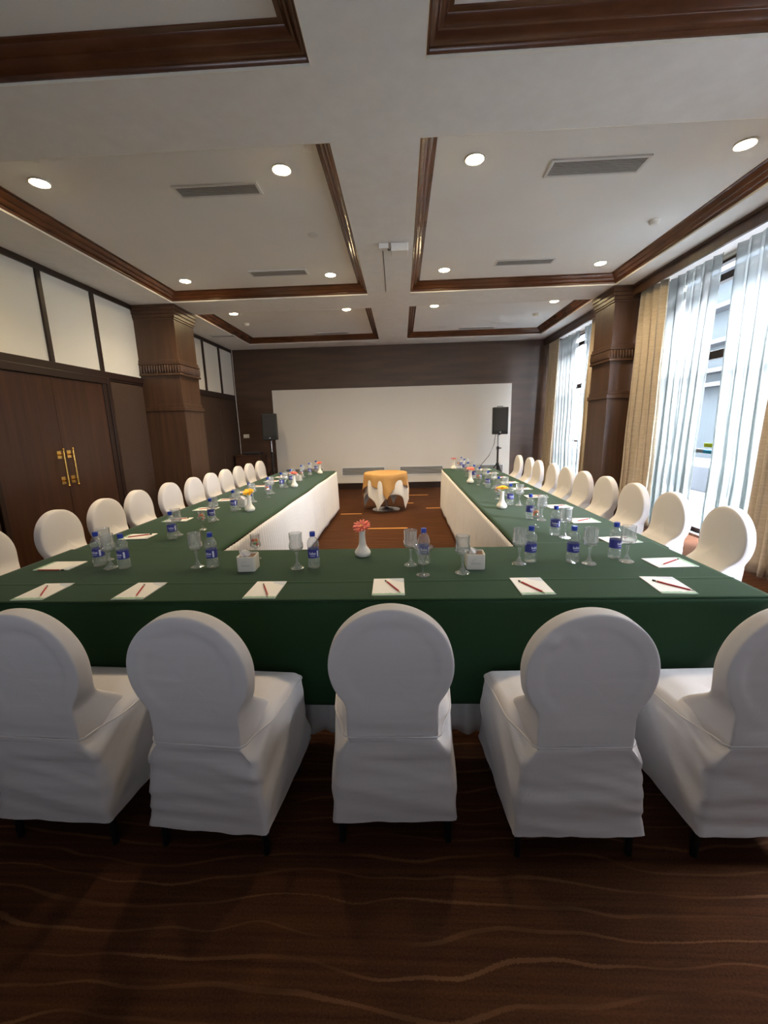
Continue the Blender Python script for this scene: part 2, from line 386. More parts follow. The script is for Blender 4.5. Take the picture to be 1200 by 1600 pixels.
# ---- right wall and windows
wr = MB()
for a, b in ((YF-.2, 1.0), (2.55, 3.25), (6.52, 7.22), (10.2, YB+.2)): wr.box(XR, XR+.2, a, b, 0, ZC)
wr.box(XR, XR+.2, YF, YB, 3.34, ZC)
struct(obj('wall_right', wr, M_white), 'window wall behind the curtains')
def window(n, y0, y1, muls):
    f = MB()
    f.box(XR+.03, XR+.11, y0, y1, 0, .09); f.box(XR+.03, XR+.11, y0, y1, 3.11, 3.19); f.box(XR+.03, XR+.11, y0, y1, 3.31, 3.34); f.box(XR+.03, XR+.11, y0, y1, 2.22, 2.32)
    for yy in [y0+.035, y1-.035] + muls: f.box(XR+.03, XR+.11, yy-.035, yy+.035, .09, 3.31)
    o = struct(obj('window_%d' % n, f, M_frame, bevel=.004), 'tall dark framed window')
    obj('glass', MB().box(XR+.066, XR+.072, y0+.03, y1-.03, .05, 3.33), M_pane, o)
    obj('rail', MB().box(XR+.08, XR+.10, y0, y1, 1.06, 1.11), M_steel, o)
    obj('sill', MB().box(XR-.05, XR+.03, y0, y1, 0, .03), M_steel, o)
    portal(y0, y1, .05, 3.33, XR+.15)
    return o
W1 = window(1, 3.25, 6.52, [4.1, 4.95, 5.95]); W2 = window(2, 7.22, 10.2, [8.2, 8.72, 9.3]); window(3, 1.0, 2.55, [1.8])  # third window is out of view, added to bring daylight to the near end
obj('yellow_green_film', MB().box(XR+.060, XR+.065, 5.20, 5.60, 1.14, 1.19), M_ygreen, W1)
obj('cyan_film', MB().box(XR+.060, XR+.065, 5.20, 5.60, 1.06, 1.10), M_cyan, W1)
pel = MB(); pel.box(3.32, 3.36, YF, 6.57, 3.235, ZC); pel.box(3.32, 3.36, 7.17, YB, 3.235, ZC); pel.box(3.305, 3.32, YF, 2.6, 3.345, ZC); pel.box(3.305, 3.32, 3.2, 6.57, 3.345, ZC); pel.box(3.305, 3.32, 7.17, YB, 3.345, ZC)
struct(obj('trim_8', pel, M_pillar, bevel=.004), 'walnut pelmet above the curtains')

def curtain(name, label, cat, x, y0, y1, z0, z1, amp, nf, m, seed, lean0=0., lean1=0., group=None, thick=.004):
    rnd = random.Random(seed); ph = [rnd.uniform(-.8, .8) for _ in range(64)]; am = [rnd.uniform(.5, 1.2) for _ in range(64)]
    def fn(u, v):
        q = u*nf; i = int(q); fr = q-i
        a0 = am[i % 64]*(1-fr)+am[(i+1) % 64]*fr; p0 = ph[i % 64]*(1-fr)+ph[(i+1) % 64]*fr
        z = z0+(z1-z0)*v
        a = amp*a0*(.55+.45*(1-v))
        yy = y0+(y1-y0)*u + lean0*(1-v)*(1-u) + lean1*(1-v)*u
        yy += .25*(y1-y0)/nf*math.sin(2*PI*q*2+p0)*(.3+.7*(1-v)) + .015*noise.noise((u*nf*.7, z*1.1, seed))
        xx = x + a*math.sin(2*PI*q+p0*1.5*(1-v)) + .022*noise.noise((u*nf*.5, z*1.3, seed+9))*(1-v) - (.05*(1-v) if 'drape' in name else 0)
        return (xx, yy, z)
    o = obj(name, MB().grid(fn, int(nf*20)+1, 30), m, smooth=80, solid=thick)
    return tag(o, label, cat, group)
curtain('drape', 'beige drape between the near sheer curtain and the window-side pillar', 'curtain', 3.44, 5.93, 6.52, .03, 3.27, .085, 4.2, M_drape, 1, lean0=-.12)
curtain('drape', 'beige drape closest to the viewer, behind the last window-side chairs', 'curtain', 3.44, 3.25, 4.12, .03, 3.27, .075, 5.5, M_drape, 2)
curtain('drape', 'beige drape in the far corner beside the end wall', 'curtain', 3.42, 9.62, 10.22, .03, 3.27, .07, 4.5, M_drape, 3)
curtain('drape', 'narrow beige drape just beyond the window-side pillar', 'curtain', 3.44, 7.22, 8.05, .03, 3.27, .07, 5, M_drape, 4)
curtain('sheer_curtain', 'white sheer curtain hanging beside the beige drape, far side of the open gap', 'curtain', 3.60, 5.22, 6.3, .02, 3.30, .05, 7, M_sheer, 5, lean0=.12)
curtain('sheer_curtain', 'white sheer curtain on the near side of the open gap', 'curtain', 3.60, 3.3, 5.04, .02, 3.30, .05, 10, M_sheer, 6, lean1=-.05)
curtain('sheer_curtain', 'white sheer curtain at the far window nearest the end wall', 'curtain', 3.60, 9.0, 10.1, .02, 3.30, .05, 6, M_sheer, 7)
curtain('sheer_curtain', 'white sheer curtain at the far window nearest the pillar', 'curtain', 3.60, 7.25, 8.75, .02, 3.30, .05, 8, M_sheer, 8)


# ---- outside
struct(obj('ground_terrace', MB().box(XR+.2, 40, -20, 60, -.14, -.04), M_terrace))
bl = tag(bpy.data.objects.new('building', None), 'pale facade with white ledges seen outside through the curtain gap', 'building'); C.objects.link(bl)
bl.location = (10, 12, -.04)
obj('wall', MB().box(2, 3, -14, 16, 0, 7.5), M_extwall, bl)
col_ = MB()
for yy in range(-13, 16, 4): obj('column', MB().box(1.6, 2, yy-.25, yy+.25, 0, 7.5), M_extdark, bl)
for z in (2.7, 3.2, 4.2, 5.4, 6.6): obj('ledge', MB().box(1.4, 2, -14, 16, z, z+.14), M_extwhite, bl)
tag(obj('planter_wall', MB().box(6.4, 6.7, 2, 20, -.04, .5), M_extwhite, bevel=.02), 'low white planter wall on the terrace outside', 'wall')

# ------------------------------------------------------------------ ceiling fittings
def downlight_proto():
    t = thing('downlight', '', 'ceiling light')
    obj('trim_ring', MB().lathe([(.066, .0), (.078, .0), (.080, -.006), (.070, -.010), (.064, -.006), (.064, .0)], 28), M_plastic, t, smooth=50)
    obj('lens', MB().lathe([(.064, -.002), (.064, -.008), (.055, -.013), (.03, -.017), (.0005, -.018)], 28), M_lens, t, smooth=60)
    return t
dl0 = downlight_proto(); first = True
rows = [(3.69, 'the near end of the middle coffer'), (5.99, 'the far end of the middle coffer'), (7.64, 'the near end of the far coffer')]
cols = [(-2.87, 'wall-side'), (-.9, 'wall-side'), (.6, 'window-side'), (2.6, 'window-side')]
for ri, (y, rn) in enumerate(rows):
    for ci, (x, side) in enumerate(cols):
        lab = 'lit downlight at %s, %s from the door wall' % (rn, ('first', 'second', 'third', 'fourth')[ci])
        loc = (x, y, ZP)
        if first: d = dl0; d.location = loc; d['label'] = lab; first = False
        else: d = dup(dl0, loc, 0, lab)
        d['group'] = 'ceiling downlights'
        l = bpy.data.lights.new('downlight_lamp', 'SPOT'); l.energy = SPOT_W; l.color = SPOT_COL; l.spot_size = math.radians(140); l.spot_blend = 1.0; l.shadow_soft_size = .12
        lo = bpy.data.objects.new('downlight_lamp', l); C.objects.link(lo); lo.location = (x, y, ZP-.02)

def vent(loc, wx, wy, label, vertical=False):
    t = thing('air_vent', label, 'vent', loc)
    f = MB(); b = .022
    for a in ((-wx/2, wx/2, -wy/2, -wy/2+b), (-wx/2, wx/2, wy/2-b, wy/2), (-wx/2, -wx/2+b, -wy/2+b, wy/2-b), (wx/2-b, wx/2, -wy/2+b, wy/2-b)): f.box(*a, -.012, 0)
    s = MB(); n = max(4, int((wy-2*b)/.018))
    for i in range(n):
        yy = -wy/2+b+(i+.5)*(wy-2*b)/n; s.box(-wx/2+b, wx/2-b, yy-.005, yy+.005, -.009, -.003)
    bk = MB().box(-wx/2+b, wx/2-b, -wy/2+b, wy/2-b, -.003, -.001)
    obj('frame', f, M_vent, t); obj('slats', s, M_slat, t); obj('backing', bk, M_ventback, t)
    if vertical: t.rotation_euler = (-PI/2, 0, 0)
    return t
vent((-1.51, 3.92, ZP), .72, .18, 'long ceiling vent, near one in the wall-side middle coffer')
vent((1.59, 3.865, ZP), .76, .23, 'wide ceiling vent, near one in the window-side middle coffer')
vent((-1.55, 5.84, ZP), .75, .20, 'long ceiling vent, far one in the wall-side middle coffer')
vent((1.59, 5.83, ZP), .73, .18, 'long ceiling vent, far one in the window-side middle coffer')
vent((-1.45, 9.42, ZP), .74, .17, 'slim ceiling vent in the wall-side far coffer')
vent((1.62, 9.42, ZP), .74, .17, 'slim ceiling vent in the window-side far coffer')
vent((-3.55, 8.75, ZC), .5, .16, 'slim ceiling vent beyond the door-wall pillar')
for x, lb in ((-2.42, 'low on the end wall by the corner cabinet'), (-.95, 'behind the gold-clothed round table, door side'), (.479, 'behind the gold-clothed round table, window side'), (2.0, 'low on the end wall behind the window-side speaker stand')):
    vent((x, YB-.031, .44), 1.08 if abs(x) < 2 else .95, .22, 'grey wall grille ' + lb, True)
tag(obj('ceiling_hatch', MB().box(.62, .98, 9.12, 9.46, ZP-.006, ZP), M_ceil), 'square flush hatch in the far window-side coffer beside a vent', 'hatch')
def detector(loc, label):
    t = thing('smoke_detector', label, 'smoke detector', loc)
    obj('base', MB().lathe([(.055, 0), (.055, -.012), (.050, -.016), (.03, -.016)], 24), M_plastic, t, smooth=40)
    obj('sensor', MB().lathe([(.042, -.016), (.044, -.03), (.036, -.046), (.02, -.05), (.001, -.05)], 24), M_plastic, t, smooth=40)
detector((2.617, 4.86, ZP), 'white smoke detector in the window-side middle coffer')
detector((-2.9, 8.35, ZP), 'white smoke detector in the wall-side far coffer')
detector((2.55, 8.45, ZP), 'white smoke detector in the window-side far coffer')
tag(obj('ceiling_speaker', MB().lathe([(.055, 0), (.055, -.006), (.048, -.008), (.001, -.008)], 28), M_vent, loc=(-.891, 4.83, ZP), smooth=40), 'flat round ceiling speaker in the wall-side middle coffer', 'speaker')
for (x, y, l) in ((-.62, 3.46, 'near its inner corner'), (-2.7, 3.42, 'near its outer corner'), (2.72, 3.42, 'under the window-side coffer near its outer corner')):
    tag(obj('sprinkler_cap', MB().lathe([(.05, 0), (.05, -.006), (.044, -.008), (.001, -.008)], 24), M_coffer, loc=(x, y, ZP), smooth=40), 'flush round sprinkler cap in the middle coffer ' + l, 'sprinkler')
t = thing('access_point', 'white boxy access point with bracket on the ceiling beam', 'access point', (0, 0, ZC))
obj('body', MB().box(-.075, .105, 4.78, 4.93, -.085, -.006), M_plastic, t, bevel=.008)
obj('bracket', MB().box(-.20, -.10, 4.80, 4.86, -.05, 0).box(-.075, .105, 4.80, 4.90, -.006, 0), M_plastic, t, bevel=.004)
obj('short_cable', MB().tube([(-.11, 4.82, -.03), (-.10, 4.80, -.07), (-.085, 4.80, -.07), (-.07, 4.82, -.03)], .006), M_cable, t, smooth=60)
tag(obj('ceiling_cable', MB().tube([(-.165, 4.93, ZC-.004), (-.17, 5.5, ZC-.004), (-.181, 6.37, ZC-.004)], .004), M_cable, smooth=60), 'thin dark cable stapled along the white ceiling beam', 'cable')

# ------------------------------------------------------------------ wall fittings and back of the room
t = thing('wall_switch', 'white double wall switch plate above the corner cabinet', 'switch', (-3.815, YB, 1.365))
obj('plate', MB().box(-.07, .07, -.01, 0, -.045, .045), M_plastic, t, bevel=.003)
for x in (-.03, .03): obj('rocker', MB().box(x-.02, x+.02, -.014, -.01, -.028, .028), M_white, t, bevel=.002)
tag(obj('wall_cable', MB().tube([(XL+.06, YB-.05, ZC), (XL+.055, YB-.045, 2.2), (XL+.065, YB-.05, 1.4), (XL+.06, YB-.045, .9)], .007), M_plastic, smooth=60), 'thin white cable running down the far corner', 'cable')
t = thing('corner_cabinet', 'brown timber cabinet in the far corner under the switch', 'cabinet', (-3.64, 9.97, 0))
obj('body', MB().box(-.29, .29, -.25, .25, .05, .91).box(-.27, .27, -.23, .23, 0, .05), M_cabinet, t, bevel=.004)
obj('top', MB().box(-.31, .31, -.27, .26, .91, .935), M_cabinet, t, bevel=.004)
dr = obj('door', MB().box(-.27, .27, -.268, -.25, .08, .88), M_cabinet, t, bevel=.004)
t = thing('amplifier', 'slim dark equipment box lying on the corner cabinet', 'equipment', (-3.56, 9.93, .935))
obj('body', MB().box(-.19, .19, -.13, .13, .008, .05), M_black, t, bevel=.004)
obj('lid', MB().box(-.19, .19, -.13, .13, .05, .06), M_steel, t, bevel=.003)
for x in (-.16, .16): obj('foot', MB().box(x-.015, x+.015, -.1, .1, 0, .008), M_black, t)

def speaker_stand(loc, label, ztop):
    t = thing('speaker_stand', label, 'speaker stand', loc)
    obj('pole', MB().tube([(0, 0, .30), (0, 0, ztop)], .017, 14), M_steel, t, smooth=40)
    obj('base_tube', MB().tube([(0, 0, .06), (0, 0, .95)], .021, 14), M_black, t, smooth=40)
    obj('collar', MB().lathe([(.022, .93), (.032, .935), (.032, 1.0), (.022, 1.005)], 16), M_black, t, smooth=40)
    obj('knob', MB().tube([(.03, 0, .965), (.075, 0, .965)], [.010, .016], 10), M_black, t, smooth=40)
    obj('hub', MB().lathe([(.02, .57), (.036, .575), (.036, .63), (.02, .635)], 16), M_black, t, smooth=40)
    for k in range(3):
        a = -PI/2 + k*2*PI/3 + .5
        cx, sx = math.cos(a), math.sin(a)
        lg = obj('leg', MB().tube([(.03*cx, .03*sx, .60), (.42*cx, .42*sx, .012)], .011, 10), M_black, t, smooth=40)
        obj('brace', MB().tube([(.018*cx, .018*sx, .16), (.27*cx, .27*sx, .235)], .007, 8), M_black, lg, smooth=40)
        obj('rubber_foot', MB().tube([(.41*cx, .41*sx, .024), (.435*cx, .435*sx, .014)], .014, 8), M_black, lg, smooth=40)
    return t
def loudspeaker(loc, rz, label):
    t = thing('loudspeaker', label, 'speaker', loc, rz)
    b = MB(); v = []
    for z in (0, .585):
        for (x, y) in ((-.165, -.15), (.165, -.15), (.165, -.02), (.10, .15), (-.10, .15), (-.165, -.02)): v.append((x, y, z))
    b.add(v, [(5, 4, 3, 2, 1, 0), (6, 7, 8, 9, 10, 11)] + [(i, (i+1) % 6, 6+(i+1) % 6, 6+i) for i in range(6)])
    obj('cabinet', b, M_black, t, bevel=.012)
    obj('front_grille', MB().box(-.15, .15, -.162, -.148, .075, .57), M_grillcloth, t, bevel=.006)
    obj('badge', MB().lathe([(.016, 0), (.016, .006), (.001, .006)], 16), M_steel, t).matrix_local = Matrix.Translation((0, -.156, .045)) @ Matrix.Rotation(PI/2, 4, 'X')
    obj('handle', MB().tube([(-.06, -.03, .585), (-.06, -.03, .605), (.06, -.03, .605), (.06, -.03, .585)], .008), M_black, t, smooth=50)
    obj('pole_socket', MB().lathe([(.03, -.02), (.03, 0), (.024, 0)], 16), M_black, t, smooth=40)
    return t
speaker_stand((-3.0, 9.6, 0), 'black tripod speaker stand near the corner cabinet', 1.27)
loudspeaker((-2.99, 9.6, 1.277), .12, 'black loudspeaker on the stand near the corner cabinet')
speaker_stand((2.18, 9.6, 0), 'black tripod speaker stand near the far window', 1.27)
loudspeaker((2.20, 9.6, 1.277), -.06, 'black loudspeaker on the stand near the far window')
tag(obj('speaker_cable', MB().tube([(2.15, 9.70, 1.30), (2.11, 9.68, 1.05), (2.0, 9.66, .8), (1.75, 9.66, .5), (1.5, 9.7, .25), (1.3, 9.8, .012), (1.2, 10.1, .012)], .006), M_cable, smooth=60), 'thin dark cable sagging from the window-side loudspeaker', 'cable')

# round table with two cloths
RT = (-.30, 7.55, 0)
t = thing('round_table', 'small round pedestal table hidden under gold and white cloths', 'table', RT)
obj('tabletop', MB().lathe([(.001, .665), (.355, .665), (.365, .672), (.365, .682), (.355, .688), (.001, .688)], 48), M_cabinet, t, smooth=40)
obj('pedestal', MB().lathe([(.03, .02), (.03, .66), (.05, .665)], 20), M_steel, t, smooth=40)
obj('base', MB().lathe([(.001, 0), (.25, 0), (.255, .012), (.20, .022), (.06, .035), (.035, .06), (.001, .06)], 40), M_steel, t, smooth=40)
def square_cloth(half, r, ztop, m, name, label, rot, seed, amp, off):
    def fn(u, v):
        # v: 0 centre .. 1 cloth edge; u: angle
        a = 2*PI*u
        edge = half/max(abs(math.cos(a)), abs(math.sin(a)))
        d = edge*v
        if d <= r: rr, z = d, ztop
        else:
            h = d-r; s = min(1, h/.06)
            fold = amp*math.sin(8*a+1.1*math.sin(3*a+seed))*ss(0, .35, h)
            rr = r + off + .012*s + fold + .03*h*math.cos(4*(a-PI/4)); z = max(.012, ztop - h*(.97))
        return (rr*math.cos(a+rot), rr*math.sin(a+rot), z)
    o = obj(name, MB().grid(fn, 160, 40, closeu=True), m, smooth=80, solid=.003, loc=RT)
    return tag(o, label, 'tablecloth')
square_cloth(.74, .368, .690, M_whitecloth, 'white_tablecloth', 'white square cloth hanging under the gold overlay on the round table', .45, 1.0, .030, .003)
square_cloth(.585, .371, .695, M_gold, 'gold_overlay', 'gold square overlay cloth draped over the round table', .85, 2.3, .030, .016)

# ------------------------------------------------------------------ conference tables, skirts, cloths
TX = dict(cross=(-2.17, 1.54, 1.715, 2.475), wall=(-2.17, -1.185, 2.50, 7.34), win=(.72, 1.555, 2.50, 7.34))
def table(k, label):
    x0, x1, y0, y1 = TX[k]
    t = thing('banquet_table', label, 'table', ((x0+x1)/2, (y0+y1)/2, 0)); hx, hy = (x1-x0)/2, (y1-y0)/2
    obj('tabletop', MB().box(-hx, hx, -hy, hy, .715, .75), M_cabinet, t, bevel=.004)
    for sx in (-1, 1):
        for sy_ in (-1, 1):
            obj('leg', MB().tube([(sx*(hx-.12), sy_*(hy-.12), 0), (sx*(hx-.12), sy_*(hy-.12), .715)], .018, 10), M_leg, t, smooth=40)
table('cross', 'long cross table nearest the viewer under a green cloth')
table('wall', 'long table leg on the door side under a green cloth')
table('win', 'long table leg on the window side under a green cloth')

def skirt(label, pts, z0, z1, period, amp, seed, flare=.015):
    # pts: plan polyline, outward = right-hand normal
    segs = []; L = 0
    for a, b in zip(pts[:-1], pts[1:]):
        l = math.dist(a, b); segs.append((L, l, a, b)); L += l
    n = max(8, int(L/period*8))
    def fn(u, v):
        s = u*L
        for (o, l, a, b) in segs:
            if s <= o+l+1e-6: break
        f = (s-o)/l; x = a[0]+(b[0]-a[0])*f; y = a[1]+(b[1]-a[1])*f
        nx, ny = (b[1]-a[1])/l, -(b[0]-a[0])/l
        e = min(1, min(s-o, o+l-s)/.05)
        ph = 2*PI*s/period + 2.2*noise.noise((s*2.2, seed, 0)) + 1.2*noise.noise((s*6, v*1.2, seed))
        down = 1-v
        w_ = amp*(.22+.78*ss(0, .35, down))*(1+.5*noise.noise((s*3, 5, seed)))*math.sin(ph)*(.3+.7*e)
        off = .004 + flare*down + w_ + amp*.9
        z = z0+(z1-z0)*v + (0 if v > 0 else .012*noise.noise((s*4, seed, 3))) + (.010*noise.noise((s*1.4, seed, 8)) if v > .99 else 0)
        return (x+nx*off, y+ny*off, z)
    o = obj('table_skirt', MB().grid(fn, n, 16), M_skirt, smooth=80, solid=.002)
    return tag(o, label, 'table skirt')
skirt('white pleated skirt along the inner side of the window-side table', [(1.555, 7.345), (.72, 7.345), (.715, 2.50)], .075, .742, .052, .017, 1)
skirt('white pleated skirt along the inner side of the door-side table', [(-1.18, 2.50), (-1.18, 7.345), (-2.165, 7.345)], .075, .742, .052, .017, 2)
skirt('white scalloped skirt below the green cloth of the near cross table', [(-2.165, 1.80), (1.12, 1.80), (1.45, 2.02)], .03, .742, .105, .016, 3, .0)
def pipe_edge(): pass

def side_cloth(name, label, x0, x1, y0, y1, outer):
    # flat on the table, dropping .28 m on the outer side; outer = -1 / +1
    Y = y1-y0; W = x1-x0; drop = .30
    def fn(u, v):
        y = y0+Y*v; s = u*(W+drop)
        z = ZT-.002 + .0015*noise.noise((s*2, y*1.3, 4))
        inner = x0 if outer > 0 else x1
        rip = .012*noise.noise((y*1.7, 2, outer)) + .006*noise.noise((y*5, 7, outer))
        if s < W:
            x = inner + outer*s
            if s < .02: x += -outer*(.008+rip*.5)*(1-s/.02); z -= .006*(1-s/.02)
        else:
            h = s-W; r = .012
            x = inner+outer*(W + min(h, r) + .012*math.sin(y*9+noise.noise((y, 3, 1))*3)*ss(0, .2, h) + .02*ss(0, .2, h))
            z = ZT-.002-max(0, h-.004)
        return (x, y, z)
    o = obj(name, MB().grid(fn, 40, 120), M_green, smooth=60, solid=.002)
    return tag(o, label, 'tablecloth')
side_cloth('green_tablecloth', 'dark green cloth over the door-side table leg', -2.19, -1.172, 2.44, 7.365, -1)
side_cloth('green_tablecloth', 'dark green cloth over the window-side table leg', .708, 1.575, 2.44, 7.365, 1)

def cross_cloth():
    x0, x1, y0, y1 = -2.2, 1.555, 1.700, 2.565
    m = MB(); zt = ZT+.0008
    def top(u, v):
        x = x0+(x1-x0)*u; y = y0+(y1-y0)*v
        z = zt
        z += .0035*math.exp(-((y-1.925-.004*math.sin(x*2))/.006)**2)     # pressed crease
        z += .0018*noise.noise((x*1.3, y*3, 2))
        if v == 0: z -= .006
        if v < .012: y += .004
        if x > .75 or x < -1.2:
            pass
        else:
            y = min(y, 2.488)
        return (x, y, z)
    nu = 220
    m.grid(top, nu, 110)
    # front drop with right-hand corner fold
    def drop(u, v):
        x = x0+(x1-x0)*u; h = .50*v
        yb = y0 - .008*ss(0, .03, h) - .006*h + .010*h*2*noise.noise((x*2.2, h*2, 6)) + .012*v*math.sin(x*5.3+1.4*noise.noise((x, 1, 1)))
        z = zt-.006-h*(1+.02*math.sin(x*1.1))
        k = (x-(1.53-.42*v))
        if k > 0: yb += min(.07, k*.28); 
        return (x + max(0, k)*.10*v, yb, z - max(0, x-1.1)*.10*v)
    m.grid(drop, nu, 40)
    # right end drop
    def endd(u, v):
        y = y0+(2.56-y0)*u; h = .42*v
        x = x1 + .010*ss(0, .03, h) + .03*v*math.sin(y*11) + .01*v - (.04*v*(1-ss(0, .25, u)))
        p = Vector((x, y, zt-.006*min(1, v*20)-h)); q = Vector(drop(1.0, v)); f = 1-ss(0, .35, u)
        q.y += y-y0
        return tuple(p.lerp(q, f))
    m.grid(endd, 60, 40)
    def endl(u, v):
        y = y0+(2.56-y0)*u; h = .42*v
        return (x0-.010*ss(0, .03, h)-.03*v*(1+math.sin(y*11)), y, zt-.006*min(1, v*20)-h)
    m.grid(endl, 60, 24)
    o = obj('green_tablecloth', m, M_green, smooth=60, solid=.002)
    return tag(o, 'dark green cloth over the near cross table hanging down the front', 'tablecloth')
cross_cloth()

# ------------------------------------------------------------------ chairs
def halfw(z):
    zc, r, nk = .728, .2075, .156
    c = math.sqrt(max(0, r*r-(z-zc)**2))
    if z > .66: return c
    k = .018
    h = max(k-abs(c-nk), 0)/k
    return max(c, nk)+h*h*k*.25
def back_mesh(seed):
    zc = .70; N = 96; out = []
    # outline by marching angle from (0, zc)
    for i in range(N):
        a = 2*PI*i/N + PI/2; dx, dz = math.cos(a), math.sin(a)
        lo, hi = 0, .4
        for _ in range(40):
            mid = (lo+hi)/2; x, z = mid*dx, zc+mid*dz
            inside = z > .44 and z < .9355 and abs(x) < halfw(max(z, .445))
            if inside: lo = mid
            else: hi = mid
        out.append((lo*dx, zc+lo*dz))
    m = MB(); rings = []
    # (scale, y)
    R = [(0.0, .0), (.15, .0), (.3, .0), (.42, .0), (.54, .0), (.62, .0), (.68, .0), (.73, .0), (.77, .0), (.81, .0), (.85, .0), (.89, 0.), (.94, 0.), (.975, .0005), (.992, .002), (.999, .006), (1.001, .012), (1.004, .032), (1.002, .052), (.992, .058), (.965, .062), (.9, .066), (.7, .072), (.45, .076), (.2, .078), (0, .079)]
    vs = []; fs = []
    for (s, y) in R:
        for (x, z) in out:
            X, Z = x*s, zc+(z-zc)*s
            wr = 0
            if y < .03:
                wr = (.002+.006*(1-ss(.50, .62, Z)))*noise.noise((X*2.5, Z*24, seed)) + .0015*noise.noise((X*5, Z*40, seed+3))
                if seed == 3 and s > .3: wr += .035*max(0, noise.noise((X*14+Z*10, Z*14-X*10, 5)))*math.exp(-((X+.11)**2+(Z-.86)**2)/.005)
            wr *= (1-ss(.97, 1.0, s)) if y < .03 else 1
            lean = .03*ss(.45, .95, Z)
            if y < .004: wr -= .006*(1-ss(.140, .172, math.hypot(X, Z-.73)))
            tq = min(1, max(0, (y-.012)/.05)); q = 1-ss(.47, .72, Z)
            vs.append((X*(1+.17*tq*q*ss(0, .6, s)), y-wr-lean*.6+.15*tq*q*q, Z))
    n = N
    for k in range(len(R)-1):
        for i in range(n):
            j = (i+1) % n; fs.append((k*n+i, (k+1)*n+i, (k+1)*n+j, k*n+j))
    m.add(vs, fs); return m.mesh('backrest', M_fabric, 70)
def seat_outline(t, wr_, wf, y0, y1, rad):
    """closed rounded trapezoid, t in 0..1 starting at rear centre going +x"""
    # polygon corners: rear right, front right, front left, rear left
    P = [(0, y0), (wr_, y0), (wf, y1), (-wf, y1), (-wr_, y0), (0, y0)]
    Ls = [math.dist(P[i], P[i+1]) for i in range(5)]; L = sum(Ls); s = t*L
    def pt(s):
        s %= L
        for i in range(5):
            if s <= Ls[i]: f = s/Ls[i]; return (P[i][0]+(P[i+1][0]-P[i][0])*f, P[i][1]+(P[i+1][1]-P[i][1])*f)
            s -= Ls[i]
        return P[0]
    # round by averaging
    n = 7; x = y = 0
    for k in range(n):
        q = pt(s+(k/(n-1)-.5)*2*rad); x += q[0]; y += q[1]
    return (x/n, y/n)
def seat_mesh(seed):
    m = MB(); N = 120
    def zt(x, y):
        z = .462
        k = ss(.16, .0, y) if False else (1-ss(0.01, .16, y))
        z -= k*.075*ss(.135, .205, abs(x))
        z -= .010*ss(.3, .44, y)
        return z
    lv = [i/22 for i in range(23)]
    vs = []; fs = []; nr = 0
    for v in lv:
        for i in range(N):
            t = i/N
            x1, y1 = seat_outline(t, .222, .248, -.012, .462, .012)
            x2, y2 = seat_outline(t, .203, .240, .0, .43, .03)
            zt_ = zt(x2, y2)
            z0 = .125 + .010*noise.noise((x1*5, y1*5, seed)) + .006*noise.noise((x1*16, y1*16, seed+2))
            f = v**.85
            x, y = x1+(x2-x1)*f, y1+(y2-y1)*f
            z = z0+(zt_-z0)*v
            nx, ny = x/.24, (y-.22)/.23
            if abs(nx) > abs(ny): dn = (math.copysign(1, nx), 0)
            else: dn = (0, math.copysign(1, ny))
            w_ = 0
            if dn[1] < 0: w_ = .014*noise.noise((x*2.2+seed, z*20, seed)) + .008*noise.noise((x*4, z*42+x*8, seed+5)) - .006*math.sin(PI*v)
            elif dn[0]: w_ = .018*noise.noise(((y+z)*3, (z-y*.9)*11, seed+8)) 
            else: w_ = .006*noise.noise((x*8, z*4, seed))
            w_ *= ss(0, .12, v)*.6+.4 if v < .9 else (1-v)*8
            vs.append((x+dn[0]*w_, y+dn[1]*w_, z))
        nr += 1
    # top, concentric
    for s, dz in ((.975, .012), (.94, .022), (.86, .030), (.78, .033), (.70, .042), (.5, .052), (.25, .057), (.0, .058)):
        for i in range(N):
            x2, y2 = seat_outline(i/N, .203, .240, .0, .43, .03)
            z = zt(x2, y2); zz = z + (.462-z)*(1-s)**.5 + dz*(.35+.65*ss(0, .15, y2*s))
            vs.append((x2*s, .21+(y2-.21)*s, zz))
        nr += 1
    for k in range(nr-1):
        for i in range(N):
            j = (i+1) % N; fs.append((k*N+i, k*N+j, (k+1)*N+j, (k+1)*N+i))
    m.add(vs, fs)
    return m.mesh('seat', M_fabric, 75)
def piping_mesh():
    pts = []
    for sgn in (1, -1):
        P = []
        for i in range(60):
            t = i/59*.5
            x2, y2 = seat_outline(t, .203, .240, .0, .43, .03)
            if t < .02 or (y2 < .01 and abs(x2) > .155): continue
            P.append((sgn*x2, y2, .462-.010*ss(.3, .44, y2)))
        # across the back along the waist, then round the sides
        P = [p for p in P if p[1] > .02]
        P = [(sgn*.0, -.004, .466), (sgn*.08, -.004, .465), (sgn*.150, -.001, .463), (sgn*.166, .012, .462)] + [(sgn*(.17+ (abs(p[0])-.17)*ss(.0, .16, p[1])), p[1], p[2]+.004) for p in P]
        pts.append(P)
    m = MB()
    for P in pts: m.tube(P, .0032, 6)
    return m.mesh('piping', M_fabric, 80)
PIPE = piping_mesh()
LEGS = [MB().tube([(sx*.195, yy, 0), (sx*.19, yy+(.01 if yy < .2 else -.01), .30)], [.012, .017], 8).mesh('leg', M_leg, 50) for sx in (-1, 1) for yy in (.03, .40)]
BACKS = [back_mesh(s) for s in (1, 2, 3)]; SEATS = [seat_mesh(s) for s in (1.3, 4.1, 7.7)]
CH = []
for k in range(3):
    t = thing('banquet_chair', '', 'chair')
    st = obj('seat', SEATS[k], None, t); bk = obj('backrest', BACKS[k], None, t); obj('piping', PIPE, None, st)
    for l in LEGS: obj('leg', l, None, t)
    CH.append([t, False])
